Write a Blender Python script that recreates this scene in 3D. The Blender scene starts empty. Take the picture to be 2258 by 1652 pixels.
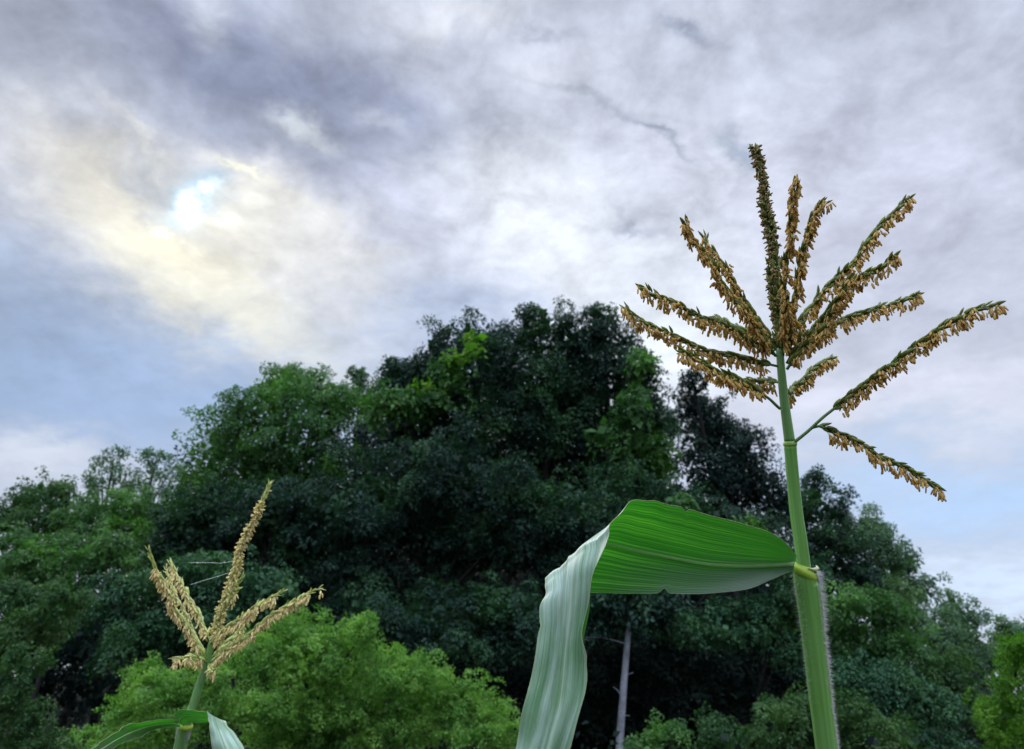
import bpy, math
import numpy as np
from mathutils import Vector
rng = np.random.default_rng(7)
sc = bpy.context.scene
col = sc.collection

# ------------------------------------------------------------ camera
PITCH = math.radians(25.0)
TH = 0.662                      # tan of half the horizontal field of view
CAM = np.array([0.0, 0.0, 1.6])
RV = np.array([1.0, 0.0, 0.0])
FV = np.array([0.0, math.cos(PITCH), math.sin(PITCH)])
UV = np.array([0.0, -math.sin(PITCH), math.cos(PITCH)])
PXM = TH / 1129.0               # metres per reading unit at one metre

cd = bpy.data.cameras.new('camera')
cd.sensor_width = 36.0
cd.lens = 18.0 / TH
cd.clip_start = 0.02
cd.clip_end = 3000.0
cd.dof.use_dof = True
cd.dof.focus_distance = 0.86
cd.dof.aperture_fstop = 10.5
cam = bpy.data.objects.new('camera', cd)
col.objects.link(cam)
cam.location = CAM
cam.rotation_euler = (math.pi / 2 + PITCH, 0, 0)
sc.camera = cam


def P(x, y, d):
    """world point that stands d metres out on the line of sight through (x, y)"""
    return CAM + d * (FV + (x - 1129.0) * PXM * RV + (826.0 - y) * PXM * UV)


def srgb(r, g, b):
    f = lambda c: (c / 255.0 / 12.92) if c < 10.3 else ((c / 255.0 + 0.055) / 1.055) ** 2.4
    return (f(r), f(g), f(b), 1.0)


# ------------------------------------------------------------ view
sc.view_settings.view_transform = 'Standard'
sc.view_settings.look = 'None'
sc.view_settings.exposure = 0.0
sc.view_settings.gamma = 1.0
sc.cycles.max_bounces = 7
sc.cycles.diffuse_bounces = 3
sc.cycles.glossy_bounces = 2
sc.cycles.transmission_bounces = 4
sc.cycles.transparent_max_bounces = 4

# ------------------------------------------------------------ world: cloudy sky with the sun behind thin cloud
SU, SVV = (425 - 1129) * PXM, (826 - 448) * PXM
sund = FV + SU * RV + SVV * UV
sund = sund / np.linalg.norm(sund)
sun_el = math.asin(sund[2])
sun_az = math.atan2(sund[0], sund[1])

w = bpy.data.worlds.new('World')
sc.world = w
w.use_nodes = True
nt = w.node_tree
nt.nodes.clear()


class NG:
    """small helper that writes math nodes"""
    def __init__(s, nt): s.nt = nt

    def n(s, t, **k):
        a = s.nt.nodes.new(t)
        for q, v in k.items(): setattr(a, q, v)
        return a

    def put(s, sock, v):
        if isinstance(v, bpy.types.NodeSocket): s.nt.links.new(v, sock)
        else: sock.default_value = v

    def m(s, op, a, b=None, c=None, clamp=False):
        x = s.n('ShaderNodeMath', operation=op, use_clamp=clamp)
        s.put(x.inputs[0], a)
        if b is not None: s.put(x.inputs[1], b)
        if c is not None: s.put(x.inputs[2], c)
        return x.outputs[0]

    def v(s, op, a, b=None, scale=None):
        x = s.n('ShaderNodeVectorMath', operation=op)
        s.put(x.inputs[0], a)
        if b is not None: s.put(x.inputs[1], b)
        if scale is not None: s.put(x.inputs['Scale'], scale)
        return x.outputs['Value'] if op in ('DOT_PRODUCT', 'LENGTH') else x.outputs['Vector']

    def mix(s, f, a, b, blend='MIX'):
        x = s.n('ShaderNodeMix', data_type='RGBA', blend_type=blend)
        s.put(x.inputs[0], f); s.put(x.inputs[6], a); s.put(x.inputs[7], b)
        return x.outputs[2]

    def noise(s, vec, scale, detail=4, rough=0.55, dist=0.0, out=0):
        x = s.n('ShaderNodeTexNoise')
        s.put(x.inputs['Vector'], vec)
        x.inputs['Scale'].default_value = scale
        x.inputs['Detail'].default_value = detail
        x.inputs['Roughness'].default_value = rough
        x.inputs['Distortion'].default_value = dist
        return x.outputs[out]

    def ramp(s, f, stops):
        x = s.n('ShaderNodeValToRGB')
        s.put(x.inputs[0], f)
        e = x.color_ramp.elements
        e[0].position, e[0].color = stops[0]
        e[1].position, e[1].color = stops[1]
        for p_, c_ in stops[2:]:
            q = e.new(p_); q.color = c_
        return x.outputs[0]

    def mapr(s, v, a, b, c, d):
        x = s.n('ShaderNodeMapRange')
        s.put(x.inputs[0], v)
        for i, q in enumerate((a, b, c, d)): x.inputs[i + 1].default_value = q
        return x.outputs[0]


g = NG(nt)
tc = g.n('ShaderNodeTexCoord')
D = tc.outputs['Generated']
df = g.m('MAXIMUM', g.v('DOT_PRODUCT', D, tuple(FV)), 0.12)
du = g.m('DIVIDE', g.v('DOT_PRODUCT', D, tuple(RV)), df)
dv = g.m('DIVIDE', g.v('DOT_PRODUCT', D, tuple(UV)), df)
cmb = g.n('ShaderNodeCombineXYZ')
g.put(cmb.inputs[0], du); g.put(cmb.inputs[1], dv)
bearing = cmb.outputs[0]
# cloud deck coordinates (a plane far overhead)
sx = g.n('ShaderNodeSeparateXYZ'); g.put(sx.inputs[0], D)
dz = g.m('ADD', g.m('MAXIMUM', sx.outputs[2], 0.0), 0.22)
cp = g.n('ShaderNodeCombineXYZ')
g.put(cp.inputs[0], g.m('DIVIDE', sx.outputs[0], dz)); g.put(cp.inputs[1], g.m('DIVIDE', sx.outputs[1], dz))
deck = cp.outputs[0]
wa = g.v('SUBTRACT', g.noise(deck, 2.2, 5, 0.55, out=1), (0.5, 0.5, 0.5))
wb = g.v('SUBTRACT', g.noise(deck, 11.0, 7, 0.62, out=1), (0.5, 0.5, 0.5))
warped = g.v('ADD', bearing, g.v('ADD', g.v('SCALE', wa, scale=0.20), g.v('SCALE', wb, scale=0.10)))

# banks and gaps of cloud: (x, y, rx, ry, tilt in degrees, colour, strength), softened by the warp above
BANKS = [
    (1150, 300, 1500, 560, 0, (203, 205, 219), .85),
    (2050, 160, 420, 420, 10, (186, 189, 203), .7),
    (2000, 420, 330, 260, 0, (204, 204, 219), .7),
    (60, 760, 560, 230, -8, (158, 172, 196), .95),
    (420, 860, 560, 130, -4, (170, 188, 217), .9),
    (900, 740, 380, 90, 4, (182, 194, 220), .8),
    (60, 1000, 200, 70, 0, (214, 217, 228), .85),
    (60, 120, 360, 190, 0, (170, 174, 188), .8),
    (520, 170, 430, 140, -25, (148, 155, 178), .95),
    (840, 250, 330, 110, -20, (158, 164, 186), .85),
    (720, 330, 260, 60, -15, (165, 170, 188), .8),
    (110, 370, 210, 90, -25, (212, 212, 220), .85),
    (300, 470, 260, 90, -32, (226, 220, 212), .9),
    (480, 620, 330, 90, -32, (230, 227, 219), .9),
    (720, 570, 200, 90, -35, (222, 220, 222), .8),
    (560, 440, 180, 70, -30, (222, 218, 214), .75),
    (480, 545, 120, 50, -30, (240, 234, 218), .7),
    (370, 515, 60, 26, -30, (255, 246, 222), .8),
    (930, 480, 210, 100, -20, (194, 196, 214), .85),
    (1150, 400, 180, 120, -15, (234, 235, 243), .9),
    (1050, 160, 250, 80, -15, (196, 199, 213), .7),
    (1220, 150, 120, 70, 0, (220, 221, 232), .75),
    (1230, 560, 270, 120, -12, (236, 237, 244), .9),
    (1560, 400, 300, 180, -30, (220, 221, 233), .7),
    (1480, 600, 200, 120, 0, (222, 225, 236), .7),
    (1000, 20, 190, 40, 10, (224, 224, 232), .8),
    (1560, 20, 120, 30, 10, (206, 208, 220), .7),
    (440, 30, 60, 50, -20, (208, 211, 222), .7),
    (640, 275, 85, 26, -25, (222, 225, 232), .8),
    (830, 270, 60, 24, -20, (205, 209, 222), .6),
    (1470, 780, 160, 160, 0, (240, 243, 249), .85),
    (2000, 860, 480, 90, 0, (222, 222, 234), .8),
    (2150, 1080, 420, 110, 0, (190, 210, 238), .9),
    (2190, 1290, 300, 80, 0, (216, 228, 246), .8),
    (1330, 215, 150, 14, -20, (182, 187, 200), .55),
    (1430, 285, 80, 12, -35, (164, 170, 186), .8),
    (1500, 55, 70, 15, -12, (160, 166, 184), .8),
    (1235, 60, 60, 12, -12, (176, 180, 194), .7),
    (1600, 310, 26, 60, 25, (178, 185, 200), .7),
    (1630, 340, 45, 14, -40, (160, 168, 186), .75),
    (1390, 482, 50, 12, -10, (178, 184, 200), .7),
    (1690, 80, 20, 70, 12, (184, 187, 200), .6),
    (330, 325, 170, 16, -32, (224, 222, 220), .6),
    (520, 385, 80, 13, -32, (244, 240, 224), .85),
    (345, 385, 45, 45, 0, (178, 184, 198), .7),
    (436, 388, 60, 26, -10, (160, 178, 200), .9),
    (430, 510, 190, 110, -25, (244, 239, 228), .6),
    (400, 430, 40, 30, 0, (214, 226, 234), .7),
]
colr = (*srgb(196, 200, 214)[:3], 1.0)
cur = None
for (x, y, rx, ry, tilt, c, s) in BANKS:
    mp = g.n('ShaderNodeMapping', vector_type='TEXTURE')
    g.put(mp.inputs['Vector'], warped)
    mp.inputs['Location'].default_value = ((x - 1129) * PXM, (826 - y) * PXM, 0)
    mp.inputs['Rotation'].default_value = (0, 0, math.radians(tilt))
    mp.inputs['Scale'].default_value = (rx * PXM, ry * PXM, 1)
    q = g.v('DOT_PRODUCT', mp.outputs[0], mp.outputs[0])
    f = g.m('MULTIPLY', g.m('EXPONENT', g.m('MULTIPLY', q, -1.0)), s)
    cur = g.mix(f, cur if cur is not None else colr, srgb(*c))
gmn = g.n('ShaderNodeGamma'); g.put(gmn.inputs[0], cur); gmn.inputs[1].default_value = 1.34
cur = g.v('MULTIPLY', gmn.outputs[0], (1.150, 1.200, 1.190))
# finer cotton texture of the deck
n1 = g.noise(deck, 6.5, 10, 0.62, 0.5)
n2 = g.noise(deck, 20.0, 8, 0.62, 0.3)
n3 = g.noise(deck, 1.6, 4, 0.5, 0.0)
tex = g.m('ADD', g.m('MULTIPLY', g.m('SUBTRACT', n1, 0.50), 1.10), g.m('MULTIPLY', g.m('SUBTRACT', n2, 0.5), 0.55))
upness = g.mapr(sx.outputs[2], 0.30, 0.60, 0.15, 1.0)
# puffs: folded noise gives rounded lumps with thin darker joins
pf = g.noise(g.v('ADD', deck, g.v('SCALE', wb, scale=0.10)), 4.2, 6, 0.55, 0.2)
pf = g.m('ABSOLUTE', g.m('SUBTRACT', pf, 0.5))
tex = g.m('ADD', tex, g.m('MULTIPLY', g.m('SUBTRACT', pf, 0.07), 1.5))
tex = g.m('MULTIPLY', tex, upness)
# added sky brightness overhead, out of view, lights the foreground; low sky behind dimmed
over = g.mapr(g.v('DOT_PRODUCT', D, (0.0, -0.42, 0.908)), 0.48, 0.90, 0.0, 1.0)
low = g.mapr(g.v('DOT_PRODUCT', D, (0.0, -1.0, 0.0)), 0.0, 0.7, 0.0, 1.0)
gain = g.m('MULTIPLY', g.m('ADD', 1.09, tex), g.m('SUBTRACT', g.m('ADD', 1.0, g.m('MULTIPLY', over, 4.6)), g.m('MULTIPLY', low, 0.5)))
cur = g.mix(1.0, cur, g.v('SCALE', (1, 1, 1), scale=gain), 'MULTIPLY')
# the sun itself glaring through a hole
sw = g.v('ADD', bearing, g.v('ADD', g.v('SCALE', wa, scale=0.03), g.v('SCALE', wb, scale=0.075)))
def spot(x, y, r, ry=None):
    mp = g.n('ShaderNodeMapping', vector_type='TEXTURE')
    g.put(mp.inputs['Vector'], sw)
    mp.inputs['Location'].default_value = ((x - 1129) * PXM, (826 - y) * PXM, 0)
    mp.inputs['Scale'].default_value = (r * PXM, (ry or r) * PXM, 1)
    q = g.v('DOT_PRODUCT', mp.outputs[0], mp.outputs[0])
    return g.m('EXPONENT', g.m('MULTIPLY', q, -1.0))
glow = g.v('SCALE', (0.62, 1.0, 1.20), scale=g.m('MULTIPLY', spot(430, 440, 34, 38), 0.75))
glow = g.v('ADD', glow, g.v('SCALE', (1, 1, 1), scale=g.m('MULTIPLY', spot(430, 446, 19, 24), 3.0)))
glow = g.v('ADD', glow, g.v('SCALE', (0.55, 0.85, 1.1), scale=g.m('MULTIPLY', spot(404, 462, 22, 18), 0.5)))
glow = g.v('ADD', glow, g.v('SCALE', (1, .9, .6), scale=g.m('MULTIPLY', spot(492, 488, 16, 11), 0.4)))
glow = g.v('ADD', glow, g.v('SCALE', (1, .9, .6), scale=g.m('MULTIPLY', spot(358, 518, 18, 14), 0.4)))
cur = g.v('ADD', cur, glow)

sky = g.n('ShaderNodeTexSky', sky_type='NISHITA')
sky.sun_disc = False
sky.sun_elevation = sun_el
sky.sun_rotation = sun_az
bgs = g.n('ShaderNodeBackground'); bgs.inputs[1].default_value = 0.08
g.put(bgs.inputs[0], sky.outputs[0])
bgc = g.n('ShaderNodeBackground'); bgc.inputs[1].default_value = 1.0
g.put(bgc.inputs[0], cur)
ms = g.n('ShaderNodeMixShader'); ms.inputs[0].default_value = 0.97   # closed cloud deck, little clear sky left
g.put(ms.inputs[1], bgs.outputs[0]); g.put(ms.inputs[2], bgc.outputs[0])
wo = g.n('ShaderNodeOutputWorld')
g.put(wo.inputs[0], ms.outputs[0])

# ------------------------------------------------------------ sun (veiled)
sl = bpy.data.lights.new('sun', 'SUN')
sl.energy = 1.1
sl.angle = math.radians(12)
sl.color = (1.0, 0.95, 0.86)
so = bpy.data.objects.new('sun', sl)
col.objects.link(so)
so.rotation_euler = Vector(sund).to_track_quat('Z', 'Y').to_euler()
so.location = (-3, 3, 6)

# ------------------------------------------------------------ object helpers
def tag(o, label=None, cat=None, group=None, kind=None):
    for k, v in (('label', label), ('category', cat), ('group', group), ('kind', kind)):
        if v: o[k] = v
    return o


def empty(name, loc, label=None, cat=None, group=None):
    o = bpy.data.objects.new(name, None)
    o.empty_display_size = 0.2
    col.objects.link(o)
    o.location = loc
    return tag(o, label, cat, group)


def mesh(name, V, F, mat, parent=None, smooth=False, uv=None):
    """V (n,3) world points, F (m,k) index array or list of such arrays; one linked object"""
    Fs = F if isinstance(F, list) else [F]
    me = bpy.data.meshes.new(name)
    off = np.array(parent.location) if parent is not None else np.zeros(3)
    p = parent
    while p is not None and p.parent is not None:
        p = p.parent
        off = off + np.array(p.location)
    V = np.asarray(V, float) - off
    me.vertices.add(len(V)); me.vertices.foreach_set('co', V.astype(np.float32).ravel())
    li = np.concatenate([f.ravel() for f in Fs]).astype(np.int32)
    lt = np.concatenate([np.full(len(f), f.shape[1]) for f in Fs]).astype(np.int32)
    ls = np.concatenate([[0], np.cumsum(lt)[:-1]]).astype(np.int32)
    me.loops.add(len(li)); me.loops.foreach_set('vertex_index', li)
    me.polygons.add(len(lt)); me.polygons.foreach_set('loop_start', ls)
    if smooth: me.polygons.foreach_set('use_smooth', np.ones(len(lt), bool))
    if uv is not None:
        ul = me.uv_layers.new(name='uv')
        ul.data.foreach_set('uv', np.asarray(uv, np.float32)[li].ravel())
    me.update(calc_edges=True)
    me.validate()
    me.materials.append(mat)
    o = bpy.data.objects.new(name, me)
    col.objects.link(o)
    if parent is not None: o.parent = parent
    return o


def nrm(a):
    return a / np.maximum(np.linalg.norm(a, axis=-1, keepdims=True), 1e-9)


def spline(pts, n):
    """Catmull-Rom through pts (k,m) -> n samples evenly by arc"""
    pts = np.asarray(pts, float)
    k = len(pts)
    ext = np.vstack([2 * pts[0] - pts[1], pts, 2 * pts[-1] - pts[-2]])
    ts = np.linspace(0, k - 1 - 1e-6, max(n * 4, 60))
    i = ts.astype(int); t = (ts - i)[:, None]
    a, b, c, d = ext[i], ext[i + 1], ext[i + 2], ext[i + 3]
    q = 0.5 * (2 * b + (c - a) * t + (2 * a - 5 * b + 4 * c - d) * t**2 + (3 * b - a - 3 * c + d) * t**3)
    L = np.concatenate([[0], np.cumsum(np.linalg.norm(np.diff(q[:, :3], axis=0), axis=1))])
    s = np.linspace(0, L[-1], n)
    return np.stack([np.interp(s, L, q[:, j]) for j in range(q.shape[1])], 1)


def frames(pts):
    t = nrm(np.gradient(pts, axis=0))
    ref = np.where(np.abs(t[:, 1:2]) > 0.9, np.array([[1.0, 0, 0]]), np.array([[0, 1.0, 0]]))
    a = nrm(np.cross(ref, t)); b = np.cross(t, a)
    return t, a, b


def tube(pts, rad, sides=8, cap=True):
    pts = np.asarray(pts, float); rad = np.broadcast_to(rad, (len(pts),))
    t, a, b = frames(pts)
    th = np.linspace(0, 2 * np.pi, sides, endpoint=False)
    V = pts[:, None] + rad[:, None, None] * (np.cos(th)[None, :, None] * a[:, None] + np.sin(th)[None, :, None] * b[:, None])
    V = V.reshape(-1, 3)
    n = len(pts)
    i = np.arange(n - 1)[:, None] * sides; j = np.arange(sides)[None]; j2 = (j + 1) % sides
    F = np.stack([i + j, i + j2, i + sides + j2, i + sides + j], -1).reshape(-1, 4)
    Fs = [F]
    if cap:
        Fs.append(np.stack([np.arange(sides)[::-1], (n - 1) * sides + np.arange(sides)]))
    return V, Fs


def join(parts):
    """parts: list of (V, [F...]) -> one"""
    V, Fs, o = [], {}, 0
    for v, fs in parts:
        V.append(v)
        for f in (fs if isinstance(fs, list) else [fs]):
            Fs.setdefault(f.shape[1], []).append(f + o)
        o += len(v)
    return np.concatenate(V), [np.concatenate(x) for x in Fs.values()]


def scatter(TV, TF, pos, ax, ay, az, sc3):
    """copies of a template: pos (m,3), axes (m,3), sc3 (m,3)"""
    m, n = len(pos), len(TV)
    V = pos[:, None] + (TV[None, :, 0:1] * (ax * sc3[:, 0:1])[:, None] + TV[None, :, 1:2] * (ay * sc3[:, 1:2])[:, None]
                        + TV[None, :, 2:3] * (az * sc3[:, 2:3])[:, None])
    F = (TF[None] + (np.arange(m) * n)[:, None, None]).reshape(-1, TF.shape[1])
    return V.reshape(-1, 3), F


def perp(z, hint):
    x = nrm(np.cross(hint, z)); y = np.cross(z, x)
    return x, y


# ------------------------------------------------------------ materials
def mat(name):
    m = bpy.data.materials.new(name); m.use_nodes = True
    m.node_tree.nodes.clear()
    return m, NG(m.node_tree)


def finish(gm, base, rough=0.5, spec=0.4, trans=None, tf=0.3, bump=None, bs=0.2, sheen=0.0):
    pb = gm.n('ShaderNodeBsdfPrincipled')
    gm.put(pb.inputs['Base Color'], base)
    gm.put(pb.inputs['Roughness'], rough)
    gm.put(pb.inputs['Specular IOR Level'], spec)
    if sheen: pb.inputs['Sheen Weight'].default_value = sheen
    if bump is not None:
        bn = gm.n('ShaderNodeBump'); bn.inputs['Strength'].default_value = bs
        bn.inputs['Distance'].default_value = 0.001
        gm.put(bn.inputs['Height'], bump); gm.put(pb.inputs['Normal'], bn.outputs[0])
    out = gm.n('ShaderNodeOutputMaterial')
    if trans is None:
        gm.put(out.inputs[0], pb.outputs[0]); return
    tr = gm.n('ShaderNodeBsdfTranslucent'); gm.put(tr.inputs[0], trans)
    mx = gm.n('ShaderNodeMixShader'); gm.put(mx.inputs[0], tf)
    gm.put(mx.inputs[1], pb.outputs[0]); gm.put(mx.inputs[2], tr.outputs[0])
    gm.put(out.inputs[0], mx.outputs[0])


def leafmat(name, dark, light, tint, amount=0.5, tf=0.3, patch=0.6, spec=0.12, rough=0.55):
    """foliage: every leaf its own shade between dark and light; whole sprays drift towards tint"""
    m, gm = mat(name)
    geo = gm.n('ShaderNodeNewGeometry')
    rnd = geo.outputs['Random Per Island']
    c = gm.mix(rnd, (*dark, 1), (*light, 1))
    n = gm.noise(geo.outputs['Position'], patch, 3, 0.6)
    k = gm.mapr(n, 0.47, 0.68, 0, amount)
    c = gm.mix(k, c, (*tint, 1))
    tcol = gm.mix(1.0, c, (1.3, 1.75, 0.6, 1), 'MULTIPLY')
    finish(gm, c, rough, spec, tcol, tf)
    return m


M = {}
M['dark'] = leafmat('foliage_deep_green', (.006, .021, .016), (.026, .064, .043), (.050, .130, .045), .75, .2, .5, .14)
M['broad'] = leafmat('foliage_mid_green', (.022, .066, .022), (.072, .170, .055), (.110, .250, .050), .8, .3, .5, .15)
M['olive'] = leafmat('foliage_olive_green', (.014, .046, .019), (.052, .118, .042), (.095, .175, .050), .6, .3, .6)
M['bright'] = leafmat('foliage_bright_green', (.036, .105, .022), (.165, .340, .070), (.270, .450, .090), .7, .35, 1.8, .15)
M['lime'] = leafmat('foliage_lime_green', (.040, .110, .012), (.100, .230, .025), (.150, .300, .035), .6, .4, 1.2)
M['tier'] = leafmat('foliage_blue_green', (.009, .036, .019), (.046, .122, .060), (.075, .165, .060), .6, .2, .8)
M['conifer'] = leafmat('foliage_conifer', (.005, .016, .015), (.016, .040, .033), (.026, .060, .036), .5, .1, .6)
M['gloom'] = leafmat('foliage_painted_gloom', (.006, .012, .011), (.014, .024, .020), (.018, .030, .020), .5, .08, .6, .05)  # near-black leaf colour, standing in for the deep shade of the hollow
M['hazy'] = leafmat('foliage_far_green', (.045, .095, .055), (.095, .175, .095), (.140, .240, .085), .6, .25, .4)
M['yellowed'] = leafmat('foliage_yellow_green', (.05, .15, .015), (.12, .26, .03), (.22, .32, .03), .6, .4, 1.5)

m, gm = mat('bark'); M['bark'] = m
geo = gm.n('ShaderNodeNewGeometry')
nb = gm.noise(geo.outputs['Position'], 9, 6, 0.65)
finish(gm, gm.ramp(nb, [(.3, (.006, .006, .006, 1)), (.7, (.020, .020, .018, 1))]), .85, .2, bump=nb, bs=.6)
m, gm = mat('pale_bark'); M['pale_bark'] = m
geo = gm.n('ShaderNodeNewGeometry')
nb = gm.noise(gm.v('MULTIPLY', geo.outputs['Position'], (6, 6, 2.2)), 1.0, 5, 0.6)
sp = gm.noise(gm.v('MULTIPLY', geo.outputs['Position'], (2, 2, 14)), 1.0, 4, 0.6)
c = gm.ramp(nb, [(.3, (.26, .28, .32, 1)), (.7, (.52, .55, .62, 1))])
c = gm.mix(gm.mapr(sp, .60, .68, 0, .7), c, (.07, .07, .08, 1))
finish(gm, c, .8, .2, bump=nb, bs=.4)
m, gm = mat('forest_soil'); M['soil'] = m
geo = gm.n('ShaderNodeNewGeometry')
nb = gm.noise(geo.outputs['Position'], 1.6, 7, 0.65)
finish(gm, gm.ramp(nb, [(.3, (.004, .005, .004, 1)), (.7, (.010, .012, .008, 1))]), .95, .1)

# corn
m, gm = mat('corn_leaf'); M['leaf'] = m
uvn = gm.n('ShaderNodeUVMap'); uvn.uv_map = 'uv'
su = gm.n('ShaderNodeSeparateXYZ'); gm.put(su.inputs[0], uvn.outputs[0])
def streak(a, b, det=3, rough=.6):
    cm = gm.n('ShaderNodeCombineXYZ')
    gm.put(cm.inputs[0], gm.m('MULTIPLY', su.outputs[0], a)); gm.put(cm.inputs[1], gm.m('MULTIPLY', su.outputs[1], b))
    return gm.noise(cm.outputs[0], 1.0, det, rough)
veins = streak(1.2, 75, 3, .7)
broadv = streak(1.6, 11, 3, .6)
lined = gm.m('SINE', gm.m('MULTIPLY', su.outputs[1], 2 * math.pi * 34))
patchy = gm.noise(gm.v('MULTIPLY', uvn.outputs[0], (5, 2.2, 1)), 1.0, 4, .6)
geo = gm.n('ShaderNodeNewGeometry')
fine = streak(2.0, 150, 2, .7)
cmid = gm.ramp(veins, [(.32, (.035, .090, .025, 1)), (.52, (.070, .150, .045, 1)), (.70, (.13, .24, .08, 1))])
sheen_top = gm.ramp(broadv, [(.32, (.13, .30, .11, 1)), (.42, (.30, .43, .34, 1)), (.62, (.54, .66, .60, 1))])  # upper face: pale sky sheen painted into the base colour
sheen_top = gm.mix(gm.mapr(veins, .3, .72, 0, .30), sheen_top, (.14, .32, .15, 1))
sheen_top = gm.mix(gm.m('MULTIPLY', gm.mapr(patchy, .42, .62, 0, .75), gm.mapr(su.outputs[0], .42, .60, 0, 1)), sheen_top, (.11, .27, .10, 1))
# reflected light painted on the under face, strongest near collar and lower half
under_sheen = gm.m('MULTIPLY', gm.mapr(su.outputs[0], .10, .46, 1.0, 0.0), gm.mapr(gm.m('ADD', su.outputs[1], gm.m('MULTIPLY', gm.m('SUBTRACT', broadv, .5), 1.2)), .34, .60, .35, 1.0))
cmid = gm.mix(gm.m('MULTIPLY', under_sheen, .8), cmid, (.27, .36, .30, 1))
midl = gm.m('SUBTRACT', 1.0, gm.mapr(gm.m('ABSOLUTE', gm.m('SUBTRACT', su.outputs[1], .5)), .006, .016, 0.0, 1.0))
base = gm.mix(geo.outputs['Backfacing'], sheen_top, cmid)
base = gm.mix(gm.m('MULTIPLY', midl, .6), base, (.55, .62, .42, 1))
tcol = gm.ramp(veins, [(.34, (.012, .100, .006, 1)), (.47, (.024, .20, .008, 1)), (.60, (.070, .36, .016, 1)), (.76, (.28, .68, .06, 1))])
tcol = gm.mix(gm.mapr(fine, .42, .60, 0, .45), tcol, (.006, .09, .002, 1))
bmp = gm.m('ADD', gm.m('MULTIPLY', lined, .5), gm.m('MULTIPLY', veins, 1.6))
tfac = gm.m('MULTIPLY', gm.mapr(patchy, .3, .7, .45, .60), gm.m('MULTIPLY', gm.mapr(geo.outputs['Backfacing'], 0, 1, .35, 1.0), gm.m('SUBTRACT', 1.0, gm.m('MULTIPLY', under_sheen, .80))))
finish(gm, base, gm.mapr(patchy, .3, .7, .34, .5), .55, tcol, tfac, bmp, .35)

def simple(name, c, rough=.5, spec=.4, trans=None, tf=.3, vary=.25, scale=60, island=False, stretch=(1, 1, 1), lean=None):
    m, gm = mat(name)
    geo = gm.n('ShaderNodeNewGeometry')
    vec = geo.outputs['Position']
    if lean:                                         # fibres run along a leaning stem
        cm = gm.n('ShaderNodeCombineXYZ')
        gm.put(cm.inputs[0], gm.v('DOT_PRODUCT', vec, (1, 0, lean[0]))); gm.put(cm.inputs[1], gm.v('DOT_PRODUCT', vec, (0, 1, lean[1])))
        gm.put(cm.inputs[2], gm.v('DOT_PRODUCT', vec, (0, 0, 1)))
        vec = cm.outputs[0]
    n = gm.noise(gm.v('MULTIPLY', vec, stretch), scale, 4, .6)
    f = geo.outputs['Random Per Island'] if island else gm.mapr(n, .33, .67, 0, 1)
    lo = tuple(x * (1 - vary) for x in c); hi = tuple(min(1, x * (1 + vary)) for x in c)
    b = gm.mix(f, (*lo, 1), (*hi, 1))
    if lean:
        sp = gm.noise(geo.outputs['Position'], 240, 2, .5)
        b = gm.mix(gm.mapr(sp, .70, .74, 0, .6), b, (.16, .14, .06, 1))
        bl = gm.noise(geo.outputs['Position'], 14, 3, .5)
        b = gm.mix(gm.mapr(bl, .4, .65, 0, .35), b, (.24, .42, .16, 1))
    if island: b = gm.mix(gm.mapr(n, .35, .65, 0, .4), b, (*[x * .75 for x in c], 1))
    finish(gm, b, rough, spec, (*trans, 1) if trans else None, tf, n, .25)
    return m

M['stalk'] = simple('corn_stalk', (.170, .400, .080), .42, .45, (.2, .4, .05), .12, .30, 90, stretch=(4, 4, .03), lean=(.139, .466))
M['stalk_up'] = simple('corn_upper_stalk', (.175, .350, .110), .42, .45, (.2, .4, .05), .12, .30, 90, stretch=(4, 4, .03), lean=(.12, .466))
M['collar'] = simple('corn_collar', (.34, .50, .055), .45, .4, (.5, .6, .03), .3, .15, 150)
M['node'] = simple('corn_node', (.26, .42, .08), .45, .4, (.4, .6, .05), .2, .2, 150)
M['ligule'] = simple('corn_ligule', (.62, .66, .40), .5, .3, (.7, .7, .4), .35, .1, 150)
M['midrib'] = simple('corn_midrib', (.55, .66, .42), .4, .5, (.75, .9, .45), .6, .12, 100)
M['edge'] = simple('corn_leaf_margin', (.55, .58, .36), .5, .3, (.6, .6, .3), .3, .15, 100)
M['hair'] = simple('corn_hair', (.72, .72, .70), .5, .3, (.8, .8, .8), .4, .1, 100)
M['rachis'] = simple('tassel_rachis', (.13, .24, .07), .5, .4, (.2, .35, .06), .15, .2, 120)
M['spikelet'] = simple('tassel_spikelet', (.185, .220, .050), .45, .4, (.42, .48, .05), .34, .55, 260, True)
M['anther'] = simple('tassel_anther', (.54, .385, .125), .55, .3, (.92, .64, .14), .42, .32, 300, True)
M['rachis2'] = simple('pale_tassel_rachis', (.30, .42, .10), .5, .4, (.45, .55, .1), .3, .2, 120)
M['spikelet2'] = simple('pale_tassel_spikelet', (.66, .72, .30), .5, .35, (.85, .90, .35), .35, .45, 260, True)
M['anther2'] = simple('pale_tassel_anther', (.88, .73, .36), .55, .3, (.95, .80, .35), .36, .22, 300, True)
M['anther_brown'] = simple('browned_anther', (.36, .26, .12), .55, .3, (.5, .3, .09), .3, .35, 300, True)
M['silk'] = simple('spider_silk', (.75, .78, .80), .3, .6, None, 0, .1, 50)

# ------------------------------------------------------------ terrain
def hgt(x, y):
    s = lambda a, b, v: (lambda t: t * t * (3 - 2 * t))(np.clip((v - a) / (b - a), 0, 1))
    return (s(33, 54, y) * (2.0 + 16.5 * np.exp(-((x + 1) / 21.0) ** 2)) + s(14, 40, y) * 0.25 * np.sin(x * .4) * np.cos(y * .31)
            - 3.0 * s(120, 500, y))

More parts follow.
